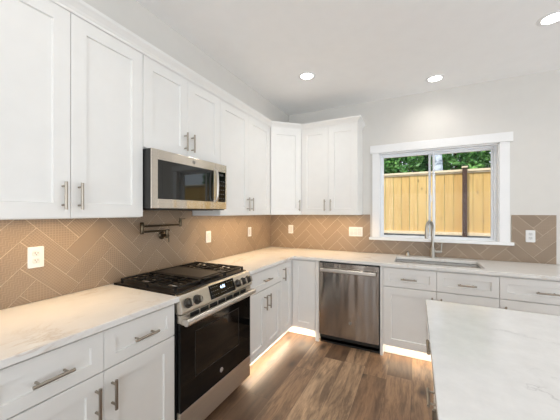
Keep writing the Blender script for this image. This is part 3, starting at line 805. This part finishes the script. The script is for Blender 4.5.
MB().tube([(dx*2*RR, dy*2*RR, 0.288), (dx*2*RR, dy*2*RR, 0.280), (dx*2*RR, dy*2*RR, 0.245), (dx*2*RR, dy*2*RR, 0.215)], [0.0135, 0.0165, 0.0175, 0.0155], 16).build('spray_head', M['faucet'], r, smooth=True)
lv = MB().cyl((0.015, 0, 0.066), (0.088, 0, 0.066), 0.0135, 16); lv.tube([(0.080, 0, 0.068), (0.082, 0, 0.11), (0.085, 0.0, 0.160)], [0.0068, 0.0060, 0.0054], 10)
lv.build('lever', M['faucet'], r, smooth=True)
r = thing('soap_dispenser', 'small brushed nickel soap dispenser pump left of the faucet', 'soap dispenser', (1.788, -0.066, 0.914))
MB().lathe((0, 0, 0), (0, 0, 1), [(0, 0.021), (0.004, 0.021), (0.007, 0.019), (0.040, 0.0185), (0.044, 0.014)], 20).build('collar', M['faucet'], r, smooth=True)
MB().tube([(0, 0, 0.036), (0, 0, 0.048), (0, -0.012, 0.053), (0, -0.05, 0.052), (0, -0.056, 0.046)], [0.009, 0.009, 0.0075, 0.006, 0.005], 12).build('spout', M['faucet'], r, smooth=True)

# ------------------------------------------------------------------ pot filler on the left wall
r = thing('pot_filler', 'folded dark nickel pot filler faucet on the tile above the range', 'faucet', (0.011, -1.885, 1.215))
q = 0.075
MB().lathe((0, 0, 0), (1, 0, 0), [(0, 0.031), (0.006, 0.031), (0.010, 0.024), (0.012, 0.013)], 24).cyl((0.01, 0, 0), (q, 0, 0), 0.013, 16).cyl((q-0.012, 0, -0.02), (q-0.012, 0, 0.048), 0.0125, 16).build('wall_mount', M['bronze'], r, smooth=True)
lv = MB().lathe((0.035, 0.012, 0), (0, 1, 0), [(0, 0.012), (0.022, 0.012), (0.024, 0.009)], 16); lv.tube([(0.035, 0.030, 0), (0.04, 0.036, -0.02), (0.043, 0.037, -0.058)], [0.006, 0.005, 0.004], 10)
lv.build('lever', M['bronze'], r, smooth=True)
ax = q-0.012
MB().cyl((ax, 0.02, 0.043), (ax, -0.235, 0.043), 0.0075, 14).build('lower_arm', M['bronze'], r, smooth=True)
MB().lathe((ax, -0.225, 0.028), (0, 0, 1), [(0, 0.013), (0.004, 0.0145), (0.082, 0.0145), (0.086, 0.012)], 18).build('elbow', M['bronze'], r, smooth=True)
MB().cyl((ax, -0.235, 0.083), (ax, 0.150, 0.083), 0.0075, 14).build('upper_arm', M['bronze'], r, smooth=True)
sp = MB().lathe((ax, 0.140, 0.068), (0, 0, 1), [(0, 0.009), (0.004, 0.013), (0.045, 0.013), (0.058, 0.010), (0.070, 0.010)], 18)
sp.build('spout_valve', M['bronze'], r, smooth=True)
MB().tube([(ax, 0.140, 0.128), (ax, 0.150, 0.131), (ax, 0.195, 0.133)], [0.006, 0.005, 0.004], 10).build('valve_lever', M['bronze'], r, smooth=True)

# ------------------------------------------------------------------ outlets and switches (built facing -Y)
def rounded_plate(w, h, t=0.006):
    m = MB(); return m.rings([[(x, 0, z) for x, _, z in [(p[0], 0, p[1]) for p in rr(w/2, h/2, 0.006, 0)]],
                              [(p[0], -t*0.6, p[1]) for p in rr(w/2, h/2, 0.006, 0)], [(p[0], -t, p[1]) for p in rr(w/2-0.003, h/2-0.003, 0.005, 0)]])
def duplex(label, loc, rz):
    r = thing('wall_outlet', label, 'outlet', loc, rz, 'white wall outlets')
    rounded_plate(0.072, 0.116).build('cover_plate', M['plate'], r)
    for s in (-1, 1):
        f = MB().rings([[(p[0], -0.0058, p[1]+s*0.0195) for p in rr(0.017, 0.0145, 0.010, 0)], [(p[0], -0.0085, p[1]+s*0.0195) for p in rr(0.0165, 0.014, 0.010, 0)]]).build('receptacle', M['plate_in'], r)
        sl = MB(); z = s*0.0195
        sl.box(-0.0075, -0.0050, -0.0092, -0.008, z+0.000, z+0.009).box(0.0050, 0.0075, -0.0092, -0.008, z+0.001, z+0.008).lathe((0, -0.008, z-0.006), (0, -1, 0), [(0, 0.0025), (0.0012, 0.0025)], 10)
        sl.build('slots', M['slot'], f)
    return r
def decora(label, loc, rz, n=1, w=0.072, name='light_switch', cat='switch', group='white rocker switches'):
    r = thing(name, label, cat, loc, rz, group)
    rounded_plate(w, 0.116).build('cover_plate', M['plate'], r)
    for i in range(n):
        cx = (i-(n-1)/2)*0.046
        MB().prism([(-0.0055, -0.0335), (-0.0075, -0.0335), (-0.0100, 0.0), (-0.0075, 0.0335), (-0.0055, 0.0335)], 'x', cx-0.0165, cx+0.0165).build('rocker', M['plate_in'], r)
        fr = rect_frame(MB(), cx-0.0178, cx+0.0178, -0.0348, 0.0348, -0.0064, -0.0058, 0.0012); fr.build('rocker_gap', M['legend'], r)
    return r
duplex('white duplex outlet on the tile under the far left cabinet', (0.0112, -2.714, 1.158), LW)
decora('white rocker switch on the left wall tile just right of the range', (0.0112, -1.322, 1.158), LW)
decora('white rocker switch on the left wall tile near the corner', (0.0112, -0.565, 1.16), LW)
decora('white rocker switch on the back wall tile below the diagonal corner cabinet', (0.328, -0.0112, 1.171), 0)
decora('wide white triple switch plate on the back wall left of the window', (1.205, -0.0112, 1.164), 0, 3, 0.165)
duplex('white duplex outlet on the tile right of the window', (2.862, -0.0112, 1.172), 0)

# ------------------------------------------------------------------ recessed lights
def downlight(x, y, label, power):
    r = thing('recessed_light', label, 'ceiling light', (x, y, H), 0, 'recessed ceiling lights')
    MB().lathe((0, 0, 0), (0, 0, -1), [(0.0, 0.052), (0.0, 0.085), (0.004, 0.083), (0.006, 0.062), (0.002, 0.058)], 32, False).build('trim_ring', M['trim'], r, smooth=True)
    MB().lathe((0, 0, 0.0), (0, 0, -1), [(0.0, 0.060), (0.003, 0.060)], 32).build('lamp_lens', M['lamp'], r)
    d = bpy.data.lights.new('lamp', 'SPOT'); d.energy = power; d.spot_size = math.radians(150); d.spot_blend = 1.0; d.shadow_soft_size = 0.06; d.color = (1.0, 0.95, 0.88)
    o = bpy.data.objects.new('lamp', d); COL.objects.link(o); o.location = (x, y, H-0.012)
    return r
CP = 17.0*P_CAN
downlight(0.916, -0.934, 'round recessed ceiling light above the corner cabinet, leftmost of those lit', CP*1.35)
downlight(2.043, -0.317, 'round recessed ceiling light above the sink window, nearest the back wall', CP*0.8)
downlight(2.719, -0.937, 'round recessed ceiling light at the right edge of the photo', CP)
downlight(0.916, -2.75, 'round recessed ceiling light above the aisle beside the range, behind the view', CP*0.55)
downlight(2.719, -2.75, 'round recessed ceiling light above the island, behind the view', CP)
downlight(4.4, -1.6, 'round recessed ceiling light in the far right of the great room', CP)
downlight(4.6, -4.0, 'round recessed ceiling light in the middle of the great room', CP)
downlight(1.6, -5.2, 'round recessed ceiling light behind the camera near the added patio door', CP)

# ------------------------------------------------------------------ warm strips under the uppers, toe-kick strips
UZ = UZ0-0.006
UP = 3.0*P_UNDER       # per metre
def strip(name, a, b, z, perm, color, wid=0.015, tilt=(0, 0, -1)):
    a = Vector((*a, z)); b = Vector((*b, z)); L = (b-a).length
    d = bpy.data.lights.new(name, 'AREA'); d.shape = 'RECTANGLE'; d.size = L; d.size_y = wid; d.energy = perm*L; d.color = color
    o = bpy.data.objects.new(name, d); COL.objects.link(o); o.location = (a+b)/2
    zax = -Vector(tilt).normalized(); xax = (b-a).normalized(); yax = zax.cross(xax)
    o.rotation_euler = Matrix((xax, yax, zax)).transposed().to_euler()
strip('under_cabinet_strip', (0.20, -3.08), (0.20, -2.33), UZ, UP*1.15, UNDER_C)
strip('under_cabinet_strip', (0.22, -1.50), (0.22, -0.64), UZ, UP*1.4, UNDER_C)
strip('under_cabinet_strip', (0.22, -0.46), (0.46, -0.22), UZ, UP*1.6, UNDER_C)
strip('under_cabinet_strip', (0.64, -0.22), (1.26, -0.22), UZ, UP*1.7, UNDER_C)
TP = 3.0*P_TOE
strip('toe_kick_strip', (0.583, -1.50), (0.583, -0.600), 0.1035, TP*1.35, TOE_C)
strip('toe_kick_strip', (0.600, -0.583), (0.885, -0.583), 0.1035, TP, TOE_C)
strip('toe_kick_strip', (1.60, -0.583), (3.05, -0.583), 0.1035, TP*0.7, TOE_C)

# ------------------------------------------------------------------ outside: fence, post, trees
struct(MB().box(-8, 12, 0.15, 14, -0.25, -0.15).build('ground', M['soil']), 'dark ground outside')
o = MB().box(-3.0, 8.0, 2.36, 2.60, -0.15, 0.985).build('retaining_wall', M['soil'], bevel=0.01)
tag(o, 'dark low retaining wall under the cedar fence outside', 'wall')
MB().box(-3.0, 8.0, 2.60, 14.0, -0.15, 0.90).build('trim_ground_bank', M['soil'])['kind'] = 'structure'
r = thing('wooden_fence', 'light cedar board fence outside the window', 'fence', (-2.92, 2.44, 0.985))
bp = MB(); x = 0.0
rng = random.Random(5)
for i in range(70):
    y = rng.uniform(-0.003, 0.003); bp.box(x+0.003, x+0.143, y-0.009, y+0.009, 0.02, 1.13); x += 0.146
bp.build('board_panel', M['fence'], r)
MB().box(-0.02, x+0.02, -0.045, 0.045, 1.148, 1.186).box(0, x, -0.024, -0.010, 1.120, 1.148).build('cap_rail', M['fence_cap'], r, 0.003)
MB().box(0, x, -0.045, -0.012, 0.0, 0.055).build('bottom_rail', M['fence_cap'], r, 0.003)
r = thing('fence_post', 'dark brown steel post standing in front of the cedar fence', 'post', (2.637, 2.335, 0.3))
MB().box(-0.034, 0.034, -0.030, 0.030, -0.45, 1.885).build('post', M['post'], r, 0.004)
MB().box(-0.042, 0.042, -0.040, 0.040, 1.886, 1.915).build('post_cap', M['fence_cap'], r, 0.004)

def shrub(name, label, x, y, z0, h, rx, ry, n, seed, mat='bark', leafsize=0.13, trunk_r=0.06, low=0.06):
    """trunk with side branches and a crown of separate leaf blades, rx by ry wide"""
    rg = random.Random(seed)
    r = thing(name, label, 'tree', (x, y, z0), 0, 'trees behind the fence')
    t = MB().tube([(0, 0, -0.05), (0.02, 0.02, h*0.3), (-0.03, 0, h*0.6), (0, 0.02, h*0.9)], [trunk_r, trunk_r*0.85, trunk_r*0.6, trunk_r*0.2], 10)
    for k in range(9):
        a = rg.uniform(0, 2*PI); zz = h*rg.uniform(0.35, 0.75); l = rg.uniform(0.5, 0.9); cx, cy = l*rx*math.cos(a), l*ry*math.sin(a)
        t.tube([(0, 0, zz), (cx*0.5, cy*0.5, zz+0.15), (cx, cy, zz+0.25)], [trunk_r*0.4, trunk_r*0.25, trunk_r*0.08], 6)
    t.build('trunk', M[mat], r, smooth=True)
    bm = bmesh.new()
    for i in range(n):
        a = rg.uniform(0, 2*PI); q = math.sqrt(rg.uniform(0.05, 1.0))*0.93
        zz = h*(low+(1-low)*rg.random()); taper = 1.0 if zz < h*0.7 else math.sqrt(max(0.05, 1-((zz-h*0.7)/(h*0.3))**2))
        c = Vector((q*rx*math.cos(a)*taper, q*ry*math.sin(a)*taper, zz))
        u = Vector((rg.gauss(0, 1), rg.gauss(0, 1), rg.gauss(0, 0.7))).normalized(); v = u.cross(Vector((rg.gauss(0, 1), rg.gauss(0, 1), rg.gauss(0, 1)))).normalized()
        L = leafsize*rg.uniform(0.6, 1.2); wd = L*0.55; nn = u.cross(v)*L*0.12
        pts = [c-u*L*0.5, c+v*wd*0.5+nn, c+u*L*0.5, c-v*wd*0.5+nn]
        bm.faces.new([bm.verts.new(p) for p in pts])
    m = MB(); m.bm.free(); m.bm = bm
    m.build('foliage', M['leaf'], r)
specs = [(-1.0, 3.3), (0.25, 3.2), (1.50, 3.5), (2.75, 3.1), (4.0, 3.4), (5.25, 3.3)]
names = ['bushy green tree far left behind the fence, beside the window frame', 'bushy green tree behind the fence at the left edge of the window', 'bushy green tree behind the fence seen through the left window pane',
         'bushy green tree behind the fence just right of the pale trunk', 'bushy green tree behind the fence above the dark steel post', 'bushy green tree behind the fence at the far right of the window']
for k, ((x, h), nm) in enumerate(zip(specs, names)):
    shrub('leafy_tree', nm, x, 4.35, 0.9, h, 0.60, 0.60, 5200, k+3)
for k, x in enumerate((-1.6, -0.35, 0.9, 2.15, 3.4, 4.65, 5.9)):
    side = ('far left past the window frame', 'left of the window', 'behind the left window pane', 'at the window mullion', 'above the steel post', 'beside the right window frame', 'far right past the window frame')[k]
    shrub('leafy_tree', 'taller tree in the second row behind the fence, '+side, x, 5.75, 0.9, 4.0, 0.62, 0.75, 7500, k+40)
shrub('pale_trunk_tree', 'slender tree with a pale grey trunk behind the fence at the window mullion', 2.285, 3.3, 0.9, 4.2, 0.36, 0.36, 260, 21, 'birch', 0.10, 0.10, 0.55)
